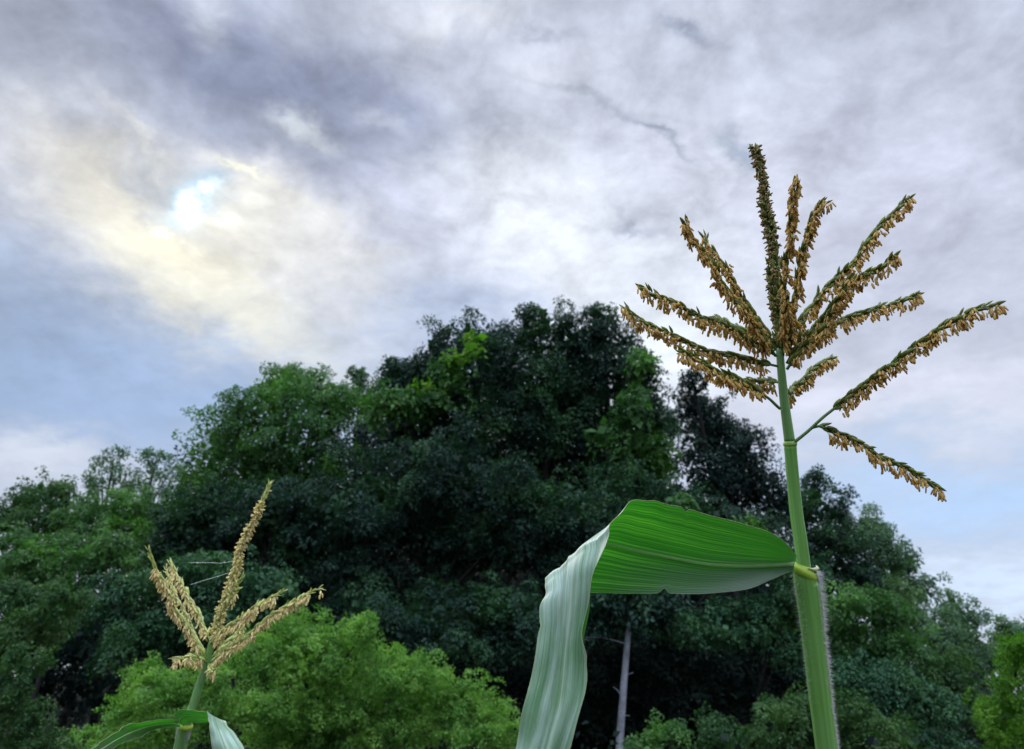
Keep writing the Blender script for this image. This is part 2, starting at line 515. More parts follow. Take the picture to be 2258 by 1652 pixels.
gx = np.concatenate([np.linspace(-900, -90, 20), np.linspace(-85, 85, 120), np.linspace(90, 900, 20)])
gy = np.concatenate([np.linspace(-900, -20, 18), np.linspace(-15, 130, 120), np.linspace(140, 1200, 24)])
X, Y = np.meshgrid(gx, gy)
Z = hgt(X, Y)
V = np.stack([X, Y, Z], -1).reshape(-1, 3)
nx, ny = len(gx), len(gy)
I, J = np.meshgrid(np.arange(nx - 1), np.arange(ny - 1))
b = (J * nx + I).ravel()
tag(mesh('ground', V, np.stack([b, b + 1, b + nx + 1, b + nx], 1), M['soil'], smooth=True), kind='structure')

# ------------------------------------------------------------ trees
LV = np.array([[0, 0, 0], [.5, .42, .10], [0, 1, -.06], [-.5, .42, .10]], float)   # folded leaf blade
LF = np.array([[0, 1, 2, 3]])


def foliage(lobes, leaf, spray, dens=1.0, droop=.35, tier=.5, back=.45, ragged=.18, flat=.42, fill=1.7, sub=5, jut=.6):
    """leaves in layered sprays over a set of ellipsoid lobes (centre, radii)"""
    pos, out, up, size = [], [], [], []
    parents = lobes
    if sub:
        more = []
        for c, r in lobes:
            for _ in range(sub):
                d = nrm(rng.normal(size=3) * np.array([1, .8, 1]) + np.array([0, -.25, .1]))
                more.append((c + d * r * rng.uniform(.75, 1.0), r * rng.uniform(.30, .52) * np.array([1.1, 1.1, .8])))
        lobes = [(c, r * .86) for c, r in lobes] + more
    cen = np.array([l[0] for l in lobes]); rad = np.array([l[1] for l in lobes])
    for k in range(len(lobes)):
        c, r = cen[k], rad[k]
        rm = (r[0] * r[1] * r[2]) ** (1 / 3)
        n = int(max(6, 4 * math.pi * rm * rm / (math.pi * spray * spray) * 1.25 * dens * (.70 if k < len(parents) and sub else 1)))
        d = nrm(rng.normal(size=(n, 3)))
        f = 1 + ragged * rng.normal(size=n) - .12
        inner = rng.random(n) < .22
        f = np.where(inner, rng.uniform(.3, .75, n), np.clip(f, .55, 1.28))
        q = c + d * r * f[:, None]
        keep = np.ones(n, bool)
        for j in range(len(lobes)):
            if j != k:
                keep &= ~((((q - cen[j]) / rad[j]) ** 2).sum(1) < .50)
        away = (d @ FV) > .25
        keep &= ~(away & (rng.random(n) > back))
        q, d = q[keep], d[keep]
        nrmv = nrm(d * (1 - tier) + np.array([0, 0, 1.0]) * tier + rng.normal(size=d.shape) * .50)
        pos.append(q); out.append(d); up.append(nrmv)
        size.append(spray * rng.uniform(.55, 1.25, len(q)))
    q = np.concatenate(pos); d = np.concatenate(out); u = np.concatenate(up); s = np.concatenate(size)
    q = q + d * (rng.normal(size=len(q)) * jut * s)[:, None]
    nl = np.maximum(8, (2.1 * math.pi * s * s / (leaf * leaf * .55 * .5) * .42)).astype(int)
    idx = np.repeat(np.arange(len(q)), nl)
    m = len(idx)
    x, y = perp(u, d + rng.normal(size=d.shape) * .3)
    rr = np.sqrt(rng.random(m)); th = rng.random(m) * 2 * np.pi
    # lobed outline of the spray, so that it reads as twigs and not as a disc
    ph = rng.random(len(q)) * 6.28
    lob = 1 + .28 * np.sin(3 * th + ph[idx]) + .16 * np.sin(7 * th + 2.3 * ph[idx])
    ca, sa = np.cos(th), np.sin(th)
    rad_dir = x[idx] * ca[:, None] + y[idx] * sa[:, None]
    S = s[idx]
    p = q[idx] + rad_dir * (rr * lob * S)[:, None] + u[idx] * ((flat * (1 - rr * rr) + rng.normal(size=m) * .11) * S)[:, None]
    p[:, 2] -= droop * S * rr * rr
    tip = nrm(rad_dir + rng.normal(size=(m, 3)) * .55 + np.array([0, 0, -1.0]) * (droop + .1))
    dome = nrm(rad_dir * (rr * 1.5)[:, None] + u[idx])
    nn = nrm(dome + rng.normal(size=(m, 3)) * .20)
    ax = nrm(np.cross(tip, nn)); az = np.cross(ax, tip)
    L = leaf * rng.uniform(.6, 1.35, m)
    v1, f1 = scatter(LV, LF, p, ax, tip, az, np.stack([L * .62, L, L * .62], 1))
    if not fill: return v1, f1
    # older, larger leaves inside the crown
    pi = []
    for k in range(len(parents)):
        n = int(fill * 2.2 * (rad[k][0] * rad[k][2]) * 4 / (leaf * leaf * 6))
        d = nrm(rng.normal(size=(n, 3))) * (rng.random((n, 1)) ** .4) * .80
        pi.append(cen[k] + d * rad[k])
    pi = np.concatenate(pi); m = len(pi)
    ti = nrm(rng.normal(size=(m, 3)) + np.array([0, 0, -.6])); ni = nrm(rng.normal(size=(m, 3)) + np.array([0, -.5, .8]))
    ax = nrm(np.cross(ti, ni)); az = np.cross(ax, ti); L = leaf * rng.uniform(1.8, 3.0, m)
    v2, f2 = scatter(LV, LF, pi, ax, ti, az, np.stack([L * .8, L, L * .6], 1))
    return np.concatenate([v1, v2]), np.concatenate([f1, f2 + len(v1)])


def tree(name, label, cat, d, lobes, material, leaf=.15, spray=.6, group=None, trunk_mat=None, extra=None, root=None, **kw):
    """lobes (x, y, rx, ry[, dd]) read off the view and stood d metres away as ellipsoids of true size and depth"""
    L = []
    for l in lobes:
        dd = d + (l[4] if len(l) > 4 else rng.uniform(-.03, .03) * d)
        k = PXM * dd
        rx, ry = l[2] * k, l[3] * k
        L.append((P(l[0], l[1], dd), np.array([rx, (rx + ry) / 2 * 1.05, ry])))
    cen = np.array([l[0] for l in L])
    if root is None:
        bx, by = cen[:, 0].mean(), cen[:, 1].mean() + (.3 if cat == 'tree' else .9)
    else:
        bx, by = root
    bz = float(hgt(np.array(bx), np.array(by)))
    base = np.array([bx, by, bz - .1])
    t = empty(name, (bx, by, bz), label, cat, group)
    top = cen[np.argmax(cen[:, 2])]
    H = top[2] - bz
    r0 = max(.03, .018 * H)
    mid = np.array([bx + rng.normal() * .03 * H, by, bz + H * .45])
    tp = spline([base, mid, top], 14)
    parts = [tube(tp, np.linspace(r0, r0 * .18, 14), 8)]
    for c, r in L:
        if np.allclose(c, top): continue
        j = np.argmin(np.abs(tp[:, 2] - (bz + (c[2] - bz) * .62)))
        a = tp[j]
        bp = spline([a, a * .5 + c * .5 + np.array([0, 0, .05 * H]), c], 7)
        parts.append(tube(bp, np.linspace(r0 * .4, r0 * .08, 7), 5))
    v, f = join(parts)
    mesh('trunk', v, f, trunk_mat or M['bark'], t, True)
    fine = .70 if cat == 'tree' else .9
    v, f = foliage(L, leaf * fine, spray * (.62 if cat == 'tree' else 1.0), **dict(dict(droop=.25, flat=.6), **kw))
    mesh('crown', v, f, material, t)
    if extra:                                  # shoots of another tint on the same tree
        for (nm, mt, lob, sp) in extra:
            L2 = []
            for l in lob:
                dd = d + (l[4] if len(l) > 4 else 0); k = PXM * dd
                L2 = [(P(l[0], l[1], dd), np.array([l[2], (l[2] + l[3]) / 2, l[3]]) * k)]
                v, f = foliage(L2, leaf, sp, **dict(kw, ragged=.05, sub=0))
                mesh(nm, v, f, mt, t)
    return t

WG = 'trees of the wooded slope'
NLV = 0
TREES = [
 # name, label, category, distance, lobes, material, leaf, spray, options
 ('broadleaf_tree', 'tall dark tree forming the highest middle peak of the wood', 'tree', 31,
  [(1190,715,48,45),(1160,770,70,60),(1225,790,62,60),(1120,850,90,70),(1190,890,100,80),(1250,930,85,90),(1140,980,120,80),(1230,1050,110,90),(1100,800,50,60),(1268,800,46,60),(1290,880,70,70),(1240,740,36,40)],
  'dark', .17, .62, {}),
 ('broadleaf_tree', 'dark tree with yellow-green shoots at the left shoulder of the peak', 'tree', 29,
  [(1040,740,48,40),(1000,790,68,50),(960,770,30,50),(1020,850,80,60),(950,900,90,60),(900,960,90,60),(1010,950,90,70),(880,860,60,45),(1075,760,34,40),(935,820,50,40)],
  'dark', .16, .58, dict(extra=[('young_shoot', M['yellowed'], [(1045,745,22,14,-1.6),(1000,795,30,16,-2.2),(1030,770,20,12,-2.2),(940,850,30,12,-2.4)], .25),
                               ('leafy_bough', M['broad'], [(985,830,60,34,-1.6),(900,890,80,36,-2),(850,905,60,30,-2.2),(960,880,50,30,-2.4)], .42)])),
 ('broadleaf_tree', 'dark vine-hung tree forming the right peak of the wood beside the tassel', 'tree', 30,
  [(1330,705,42,42),(1300,750,50,50),(1370,760,42,45),(1340,830,85,70),(1400,850,50,70),(1380,930,85,80),(1420,1010,70,80),(1340,1010,90,80),(1440,930,40,60),(1430,1090,60,60)],
  'dark', .16, .58, dict(extra=[('hanging_vine', M['broad'], [(1420,800,30,34,-2),(1390,900,36,50,-2.6),(1340,960,50,40,-2.6),(1455,1010,34,60,-2),(1365,990,16,60,-2.8)], .38)])),
 ('broadleaf_tree', 'huge dark tree filling the middle below the peak', 'tree', 25,
  [(860,1060,110,80),(980,1050,110,90),(1100,1090,110,80),(1230,1120,110,80),(780,1130,100,80),(890,1180,120,90),(1020,1200,130,90),(1170,1210,120,80),(800,1270,100,70),(920,1310,120,80),(1060,1330,130,80),(1200,1310,110,70),(740,1210,70,60)],
  'dark', .14, .52, dict(tier=.62)),
 ('broadleaf_tree', 'dark grey-green tree hanging low over the black hollow behind the drooping leaf', 'tree', 22,
  [(900,1400,110,60),(1050,1420,110,60),(1180,1390,110,60),(980,1350,100,60),(1130,1340,100,60),(820,1350,80,50)],
  'dark', .13, .45, dict(tier=.65, droop=.5)),
 ('broadleaf_tree', 'sunlit mid-green round tree on the left shoulder of the wood', 'tree', 31,
  [(640,870,90,50),(560,920,80,55),(700,920,80,55),(500,975,75,50),(610,985,100,60),(720,1000,80,60),(460,1040,60,50),(560,1065,100,50),(740,890,45,40)],
  'broad', .17, .6, dict(tier=.6)),
 ('broadleaf_tree', 'thin leafy treetop poking up behind the sunlit round tree', 'tree', 40,
  [(620,850,50,32),(700,850,28,26),(590,860,30,22),(660,840,40,24)], 'hazy', .2, .5, dict(dens=.8)),
 ('slender_tree', 'slender pale treetop standing alone against the sky left of the peak', 'tree', 38,
  [(793,840,14,24),(800,870,26,24),(815,900,40,30),(840,930,50,30)], 'hazy', .19, .42, dict(dens=.75, fill=.3)),
 ('slender_tree', 'small pointed treetop between the slender treetop and the peak', 'tree', 37,
  [(880,815,30,18),(905,835,40,24),(860,850,34,26),(930,880,50,40)], 'dark', .18, .42, dict(dens=.9)),
 ('broadleaf_tree', 'dark layered tree behind the small tassel', 'tree', 26,
  [(480,1110,110,60),(600,1120,90,60),(540,1180,110,60),(660,1180,80,60),(400,1180,90,50),(690,1100,80,60)],
  'dark', .145, .5, dict(tier=.68)),
 ('broadleaf_tree', 'blue-green tree with drooping leaf tiers left of the small tassel', 'tree', 20,
  [(300,1290,90,45),(430,1260,100,45),(550,1290,90,45),(240,1350,90,40),(360,1360,110,45),(480,1370,100,40),(590,1380,80,40),(300,1420,80,35),(450,1440,100,30),(620,1300,60,50)],
  'tier', .135, .42, dict(tier=.8, droop=.6, ragged=.1, flat=.35)),
 ('airy_tree', 'airy thin-leaved tree with sky showing through, farthest left of the two', 'tree', 40,
  [(250,1015,26,26),(225,1045,34,30),(280,1045,40,34),(250,1080,50,34)], 'hazy', .19, .42, dict(dens=.5, back=.25, fill=.1)),
 ('airy_tree', 'airy thin-leaved tree beside the round sunlit tree', 'tree', 41,
  [(345,1015,32,24),(375,1040,34,30),(330,1055,40,34),(370,1085,50,40)], 'hazy', .19, .42, dict(dens=.5, back=.25, fill=.1)),
 ('broadleaf_tree', 'mid-green tree below the two airy treetops', 'tree', 32,
  [(250,1130,80,45),(350,1140,90,50),(430,1090,50,40),(200,1170,70,45),(300,1200,110,50)], 'broad', .17, .56, dict(tier=.65)),
 ('broadleaf_tree', 'dark rounded tree at the far left end of the wood', 'tree', 38,
  [(95,1090,48,34),(60,1120,50,34),(140,1100,36,34),(100,1150,80,50),(30,1160,50,34),(160,1150,40,40)], 'olive', .19, .55, {}),
 ('broadleaf_tree', 'green tree at the left edge above the yellowish bushes', 'tree', 25,
  [(60,1210,90,50),(170,1230,90,50),(20,1260,70,50),(120,1290,90,50),(230,1230,60,40)], 'broad', .14, .45, dict(tier=.7)),
 ('broadleaf_tree', 'yellow-tinged small-leaved tree on the left edge', 'tree', 15,
  [(30,1330,70,50),(90,1370,70,50),(20,1420,70,50),(130,1320,50,36),(60,1300,60,30)], 'olive', .085, .26, dict(tier=.6, jut=.7)),
 ('bush', 'grey-green bush in the lower left corner', 'bush', 10,
  [(40,1480,60,50),(20,1540,70,50),(60,1580,60,50),(30,1640,80,40),(90,1650,60,30),(120,1690,60,40)], 'olive', .042, .11, dict(jut=1.0, dens=.85, fill=.9, tier=.5, ragged=.28, sub=6)),
 ('shrub', 'bright green shrub right under the small tassel', 'shrub', 12,
  [(620,1420,60,40),(690,1400,60,36),(560,1450,60,40),(760,1410,60,34),(650,1470,90,50),(740,1470,80,50),(800,1400,28,20),(640,1560,80,50),(740,1560,80,50),(690,1630,90,40)], 'bright', .044, .105, dict(jut=1.0, dens=.85, fill=.9, tier=.5, ragged=.34, sub=8, flat=1.0, droop=-.55)),
 ('shrub', 'bright green shrub behind the small corn stalk, lower left', 'shrub', 11,
  [(340,1500,40,34),(310,1540,40,36),(390,1520,50,40),(460,1500,50,44),(290,1600,50,34),(370,1590,70,44),(470,1580,70,50),(230,1640,60,30),(560,1560,70,50),(340,1650,90,30)], 'bright', .042, .10, dict(jut=1.0, dens=.85, fill=.9, tier=.5, ragged=.34, sub=8, flat=1.0, droop=-.55)),
 ('shrub', 'wide bright green shrub in the bottom middle, left of the drooping leaf', 'shrub', 12.5,
  [(860,1490,60,38),(940,1500,60,40),(1020,1540,60,40),(1090,1570,50,36),(840,1550,80,50),(930,1570,80,50),(1030,1610,80,40),(740,1560,80,50),(650,1570,80,50),(760,1630,100,36),(900,1640,110,36),(1120,1640,60,30),(600,1640,90,36)], 'bright', .044, .105, dict(jut=1.0, dens=.85, fill=.9, tier=.5, ragged=.34, sub=8, flat=1.0, droop=-.55)),
 ('conifer_tree', 'dark conifer with a pointed see-through top behind the corn tassel', 'tree', 36,
  [(1530,850,26,26),(1515,890,34,36),(1560,900,40,36),(1540,950,60,50),(1600,960,60,46),(1640,1000,70,50),(1560,1030,80,60),(1660,1060,70,60),(1600,1110,100,60),(1700,1110,50,50)], 'conifer', .19, .42, dict(dens=1.1, droop=.6, tier=.5, fill=1.3)),
 ('broadleaf_tree', 'dark green tree above the bent corn leaf', 'tree', 26,
  [(1480,1120,80,50),(1560,1150,90,50),(1360,1085,80,50),(1300,1130,90,50),(1240,1160,80,50),(1400,1170,90,50),(1650,1180,80,50),(1700,1220,60,60),(1300,1200,100,60)], 'dark', .15, .48, dict(tier=.65,extra=[('leafy_bough', M['broad'], [(1500,1105,50,16,-1.6),(1640,1165,50,16,-1.6)], .35)])),
 ('broadleaf_tree', 'dark sloping tree just right of the corn stalk', 'tree', 40,
  [(1790,1085,40,40),(1830,1130,44,44),(1760,1130,50,50),(1860,1190,50,50),(1800,1200,80,60),(1870,1260,70,60),(1790,1280,80,60)], 'dark', .2, .58, {}),
 ('broadleaf_tree', 'lighter olive tree with a rounded tip on the right slope', 'tree', 43,
  [(1915,1160,36,36),(1940,1200,44,40),(1980,1250,50,50),(1930,1280,70,60),(2020,1310,40,40),(1990,1350,60,50)], 'hazy', .21, .55, dict(dens=1.1)),
 ('broadleaf_tree', 'grey-green tree farther down the right slope', 'tree', 50,
  [(2095,1340,36,30),(2120,1370,44,36),(2080,1400,50,50),(2140,1430,44,44),(2090,1470,80,60),(2160,1500,50,60),(2040,1400,60,50)], 'hazy', .24, .6, dict(dens=1.1)),
 ('broadleaf_tree', 'small distant tree at the right edge above the lime-green bush', 'tree', 60,
  [(2225,1385,36,24),(2215,1420,34,26),(2250,1400,30,26),(2190,1450,34,30)], 'hazy', .28, .55, {}),
 ('broadleaf_tree', 'dark tree in the dip of the right slope', 'tree', 33,
  [(2060,1480,70,50),(2110,1540,80,60),(2180,1590,60,60),(2040,1560,70,60),(2120,1640,100,50)], 'olive', .18, .55, {}),
 ('broadleaf_tree', 'leafy tree with bright layered boughs right of the corn stalk', 'tree', 23,
  [(1880,1330,70,32),(1950,1350,50,36),(1990,1400,50,40),(1850,1400,80,36),(1940,1430,70,36),(1790,1360,50,40)], 'broad', .14, .45, dict(tier=.8, droop=.4, ragged=.1)),
 ('broadleaf_tree', 'blue-green drooping tree in the lower right thicket', 'tree', 20,
  [(1880,1480,80,30),(1980,1500,70,40),(2040,1560,60,50),(1960,1570,80,50),(1850,1540,70,40),(2050,1630,70,50)], 'tier', .13, .42, dict(tier=.78, droop=.6, ragged=.1)),
 ('broadleaf_tree', 'dark broadleaf boughs spreading behind the corn stalk over the hollow', 'tree', 24,
  [(1620,1340,80,34),(1720,1330,70,36),(1560,1390,90,34),(1680,1400,90,34),(1760,1430,60,40),(1450,1360,90,40),(1760,1280,60,50)], 'tier', .14, .45, dict(tier=.8, droop=.5, ragged=.1)),
 ('bush', 'olive-green bush at the foot of the thicket right of the corn stalk', 'bush', 15,
  [(1800,1560,60,34),(1880,1600,80,40),(1790,1630,80,40),(1700,1640,60,34),(1950,1640,90,40),(1740,1590,40,30)], 'olive', .07, .17, dict(tier=.6, jut=.8, sub=7)),
 ('bush', 'low olive bush in the dark gap left of the corn stalk', 'bush', 16,
  [(1570,1610,34,20),(1640,1640,60,26),(1600,1660,60,20),(1690,1560,30,24)], 'olive', .07, .17, dict(tier=.6, jut=.8, sub=7)),
 ('bush', 'small dark-green bush right of the pale trunk foot', 'bush', 17,
  [(1420,1650,34,30),(1450,1680,40,34),(1480,1610,20,14)], 'broad', .07, .16, dict(tier=.6, jut=.8)),
 ('bush', 'lime-green bush on the right edge', 'bush', 11,
  [(2250,1440,40,36),(2240,1490,44,40),(2230,1550,50,44),(2240,1620,60,50),(2190,1590,30,40)], 'lime', .05, .11, dict(jut=1.0, dens=.85, fill=.9, tier=.5, ragged=.28, sub=6, droop=-.3)),
 # what stands deeper in the wood and closes the gaps
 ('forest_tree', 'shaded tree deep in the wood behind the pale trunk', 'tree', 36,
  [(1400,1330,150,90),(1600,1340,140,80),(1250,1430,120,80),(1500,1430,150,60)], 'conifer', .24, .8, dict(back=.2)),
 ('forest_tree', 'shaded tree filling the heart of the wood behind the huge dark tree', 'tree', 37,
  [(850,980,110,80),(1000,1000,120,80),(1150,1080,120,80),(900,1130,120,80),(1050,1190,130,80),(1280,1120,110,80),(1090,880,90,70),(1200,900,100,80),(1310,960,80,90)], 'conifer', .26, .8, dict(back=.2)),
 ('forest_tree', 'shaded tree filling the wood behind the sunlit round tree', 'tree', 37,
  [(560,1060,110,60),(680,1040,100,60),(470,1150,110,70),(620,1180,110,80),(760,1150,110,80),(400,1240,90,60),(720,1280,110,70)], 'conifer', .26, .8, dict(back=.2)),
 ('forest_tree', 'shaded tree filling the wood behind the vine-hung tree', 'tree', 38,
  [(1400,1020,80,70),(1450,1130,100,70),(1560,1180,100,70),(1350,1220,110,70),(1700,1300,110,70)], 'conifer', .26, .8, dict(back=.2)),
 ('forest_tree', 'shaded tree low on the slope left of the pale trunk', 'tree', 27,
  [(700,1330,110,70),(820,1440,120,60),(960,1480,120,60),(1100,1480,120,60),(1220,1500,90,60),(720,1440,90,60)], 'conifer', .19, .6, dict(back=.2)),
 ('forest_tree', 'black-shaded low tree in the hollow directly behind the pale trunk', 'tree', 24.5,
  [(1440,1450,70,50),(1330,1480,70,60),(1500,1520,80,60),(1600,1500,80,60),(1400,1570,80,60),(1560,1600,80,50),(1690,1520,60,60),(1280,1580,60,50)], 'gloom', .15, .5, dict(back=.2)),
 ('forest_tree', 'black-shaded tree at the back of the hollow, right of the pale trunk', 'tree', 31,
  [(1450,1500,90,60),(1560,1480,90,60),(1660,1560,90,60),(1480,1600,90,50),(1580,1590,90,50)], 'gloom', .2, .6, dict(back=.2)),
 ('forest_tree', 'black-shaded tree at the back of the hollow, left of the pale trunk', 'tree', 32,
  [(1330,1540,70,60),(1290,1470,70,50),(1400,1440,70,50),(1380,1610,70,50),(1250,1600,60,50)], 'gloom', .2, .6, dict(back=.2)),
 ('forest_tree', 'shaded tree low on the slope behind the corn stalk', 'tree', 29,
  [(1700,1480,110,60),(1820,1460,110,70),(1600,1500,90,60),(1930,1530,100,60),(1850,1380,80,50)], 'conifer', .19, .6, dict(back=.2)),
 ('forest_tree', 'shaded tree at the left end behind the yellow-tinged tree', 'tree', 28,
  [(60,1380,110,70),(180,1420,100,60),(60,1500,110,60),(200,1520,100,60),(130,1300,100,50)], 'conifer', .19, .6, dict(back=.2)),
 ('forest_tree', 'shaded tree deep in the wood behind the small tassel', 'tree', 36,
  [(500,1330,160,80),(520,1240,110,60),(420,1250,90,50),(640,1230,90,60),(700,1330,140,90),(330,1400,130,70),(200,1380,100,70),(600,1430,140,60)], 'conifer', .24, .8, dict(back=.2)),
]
for (nm, lb, cat, d, lobes, mt, leaf, spray, opt) in TREES:
    tree(nm, lb, cat, d, lobes, M[mt], leaf, spray, WG if cat == 'tree' else ('bright shrubs' if cat == 'shrub' else 'bushes of the thicket'), **opt)

# pale slender trunk standing in the dark hollow
pb_ = P(1366, 1660, 22.0)
gz = float(hgt(np.array(pb_[0]), np.array(pb_[1])))
t = empty('slender_tree', (pb_[0], pb_[1], gz), 'slender pale bare trunk standing in the black hollow behind the drooping corn leaf', 'tree', WG)
tp = spline([[pb_[0] - .02, pb_[1], gz - .1], pb_, P(1374, 1530, 22), P(1383, 1420, 22.1), P(1388, 1370, 22.2), P(1394, 1300, 22.3)], 26)
parts = [tube(tp, np.linspace(.125, .070, 26), 12)]
for (a, bpt) in (((1380, 1420), (1290, 1405)), ((1372, 1540), (1352, 1515)), ((1376, 1500), (1396, 1484)), ((1370, 1590), (1388, 1578))):
    parts.append(tube(spline([P(*a, 22), P((a[0] + bpt[0]) / 2, (a[1] + bpt[1]) / 2 - 5, 21.9), P(*bpt, 21.7)], 6), np.linspace(.018, .006, 6), 6))
v, f = join(parts)
mesh('trunk', v, f, M['pale_bark'], t, True)
Lb = [(P(x, y, 22.4), np.array([a, a, b_]) * PXM * 22.4) for (x, y, a, b_) in ((1390, 1320, 70, 36), (1330, 1350, 60, 30), (1440, 1340, 50, 30))]
v, f = foliage(Lb, .13, .42, tier=.7, droop=.5)
mesh('crown', v, f, M['dark'], t)

# low growth that covers the slope under the trees
n_ = 90000
ux, uy = rng.uniform(-46, 50, n_), rng.uniform(14, 64, n_)
uz = hgt(ux, uy) + rng.random(n_) ** 2 * (1.4 + .8 * np.sin(ux * .9) * np.sin(uy * .7))
ti = nrm(rng.normal(size=(n_, 3)) * .8 + np.array([0, -.4, .3])); ni = nrm(rng.normal(size=(n_, 3)) * .7 + np.array([0, -.4, 1]))
ax = nrm(np.cross(ti, ni)); L_ = rng.uniform(.12, .24, n_)
v, f = scatter(LV, LF, np.stack([ux, uy, uz], 1), ax, ti, np.cross(ax, ti), np.stack([L_ * .7, L_, L_ * .6], 1))
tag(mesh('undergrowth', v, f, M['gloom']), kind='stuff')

# ------------------------------------------------------------ corn
def spindle(radii, sides, zs):
    th = np.linspace(0, 2 * np.pi, sides, endpoint=False)
    V = np.array([[r * math.cos(a), r * math.sin(a), z] for r, z in zip(radii, zs) for a in th])
    n = len(radii)
    F = np.array([[i * sides + j, i * sides + (j + 1) % sides, (i + 1) * sides + (j + 1) % sides, (i + 1) * sides + j]
                  for i in range(n - 1) for j in range(sides)])
    return V, F

SPV, SPF = spindle([.15, .75, 1, .85, .5, .04], 6, [0, .14, .38, .62, .82, 1])
ANV, ANF = spindle([.25, .9, 1, 1, .8, .2], 6, [0, .1, .35, .65, .9, 1])
DOWN = np.array([0, 0, -1.0])


def tassel_branch(parent, pts, d0, d1, plant, bare=.04, dense=1.0, hang=1.0, thick=1.0, spike=False, bend=0.0, tipgreen=.0, size=1.0, label=None):
    """one tassel branch: rachis with husked spikelets along it, and anthers dangling from them"""
    n = len(pts)
    ds = np.linspace(0, 1, n)
    W = np.array([P(x, y, d0 + (d1 - d0) * s + bend * math.sin(math.pi * s)) for (x, y), s in zip(pts, ds)])
    C = spline(W, 60)
    # the rachis zigzags a little from node to node
    k_ = np.linspace(0, 1, 60); p1, p2 = rng.random(2) * 6.28
    C = C + (RV * (np.sin(k_ * 17 + p1) * .0016 + np.sin(k_ * 41 + p2) * .0007)[:, None] + np.array([0, 0, 1.0]) * (np.sin(k_ * 14 + p2) * .0014)[:, None]) * np.sin(np.pi * np.clip(k_ * 1.2, 0, 1) * .8)[:, None]
    L = np.linalg.norm(np.diff(C, axis=0), axis=1).sum()
    r = np.linspace(.0017, .0006, 60) * thick * size
    v, f = tube(C, r, 6)
    suf = '' if plant == 1 else '2'
    br = mesh('tassel_branch', v, f, M['rachis' + suf], parent, True)
    if label: br['label'] = label
    # spikelets
    step = (.0036 if not spike else .0024) * size
    size = size * 1.30
    tpr = .62 if plant == 2 else .25
    ns = int(L * (1 - bare) / step)
    s = bare + (1 - bare) * (np.arange(ns) + rng.random(ns) * .5) / ns
    s = np.repeat(s, 2)
    k = s * 59
    i0 = np.clip(k.astype(int), 0, 58); fr = (k - i0)[:, None]
    base = C[i0] * (1 - fr) + C[i0 + 1] * fr
    T, A, B = frames(C)
    t, a, b = T[i0], A[i0], B[i0]
    az = np.tile([0, np.pi], ns) + np.repeat(np.arange(ns) * (2.4 if spike else .55), 2) + rng.normal(size=2 * ns) * .35
    rad = a * np.cos(az)[:, None] + b * np.sin(az)[:, None]
    al = rng.uniform(.10, .30, 2 * ns) + (rng.random(2 * ns) < .10) * .35
    dirv = nrm(t * np.cos(al)[:, None] + rad * np.sin(al)[:, None])
    p = base + rad * (.0011 * thick * size + (.0024 * size * (1 - .85 * s)[:, None] if spike else 0))
    ax, ay = perp(dirv, rad)
    ln = size * rng.uniform(.0080, .0112, 2 * ns) * (1.0 - .15 * s)
    slim = 1 - tpr * np.clip(s * 1.4 - .4, 0, 1)
    wd = size * rng.uniform(.00130, .0019, 2 * ns) * thick * slim
    v, f = scatter(SPV, SPF, p, ax, ay, dirv, np.stack([wd * 1.15, wd * .8, ln], 1))
    spk = mesh('spikelets', v, f, M['spikelet' + suf], br, True); spk['kind'] = 'stuff'
    # anthers
    keepp = 1.2 * dense
    clump = .5 + .5 * np.sin(s * L * 210 + rng.random() * 6) * np.sin(s * L * 77 + rng.random() * 6)
    if spike: keepp = 2.2
    pr = keepp * np.clip(.45 + .9 * clump, 0, 1) * np.where(s > 1 - tipgreen, 0.05, 1) * np.where(s < bare + .02, .3, 1)
    sel = np.where(rng.random(2 * ns) < pr)[0]
    na = rng.integers(2, 5, len(sel))
    ii = np.repeat(sel, na)
    m = len(ii)
    jit = rng.normal(size=(m, 3))
    if spike:
        d_ = nrm(rad[ii] * .75 + DOWN * .40 + t[ii] * rng.uniform(-.7, .7, m)[:, None] + jit * .5)
        off = rad[ii] * (size * rng.uniform(.0015, .0050, m) * (1 - .6 * s[ii]))[:, None]
    else:
        grp = rng.normal(size=(2 * ns, 3))[ii]
        d_ = nrm(DOWN * hang + rad[ii] * .18 + jit * .26 + grp * .10)
        off = rad[ii] * .0018 * size + DOWN * (size * rng.uniform(.0003, .0075, m))[:, None] * hang + grp * .0007 * size
    pa = base[ii] + off + t[ii] * (ln[ii] * rng.uniform(.2, .8, m))[:, None]
    ax, ay = perp(d_, jit + .01)
    la = size * rng.uniform(.0050, .0070, m)
    wa_ = size * rng.uniform(.00080, .00108, m)
    v1, f1 = scatter(ANV, ANF, pa, ax, ay, d_, np.stack([wa_ * 1.15, wa_ * .8, la], 1))
    an = mesh('anthers', v1, f1, M['anther_brown'] if (plant == 1 and spike) else M['anther' + suf], br, True); an['kind'] = 'stuff'
    # hair-thin filaments
    st = base[ii] + rad[ii] * .001
    fd = pa - st; fl = np.linalg.norm(fd, axis=1); fdn = nrm(fd)
    fx, fy = perp(fdn, jit)
    TVf = np.array([[1, 0, 0], [-.5, .87, 0], [-.5, -.87, 0], [1, 0, 1], [-.5, .87, 1], [-.5, -.87, 1.0]])
    TFf = np.array([[0, 1, 4, 3], [1, 2, 5, 4], [2, 0, 3, 5]])
    v, f = scatter(TVf, TFf, st, fx, fy, fdn, np.stack([np.full(m, .00013), np.full(m, .00013), fl], 1))
    fi = mesh('filaments', v, f, M['ligule'], br); fi['kind'] = 'stuff'
    return br


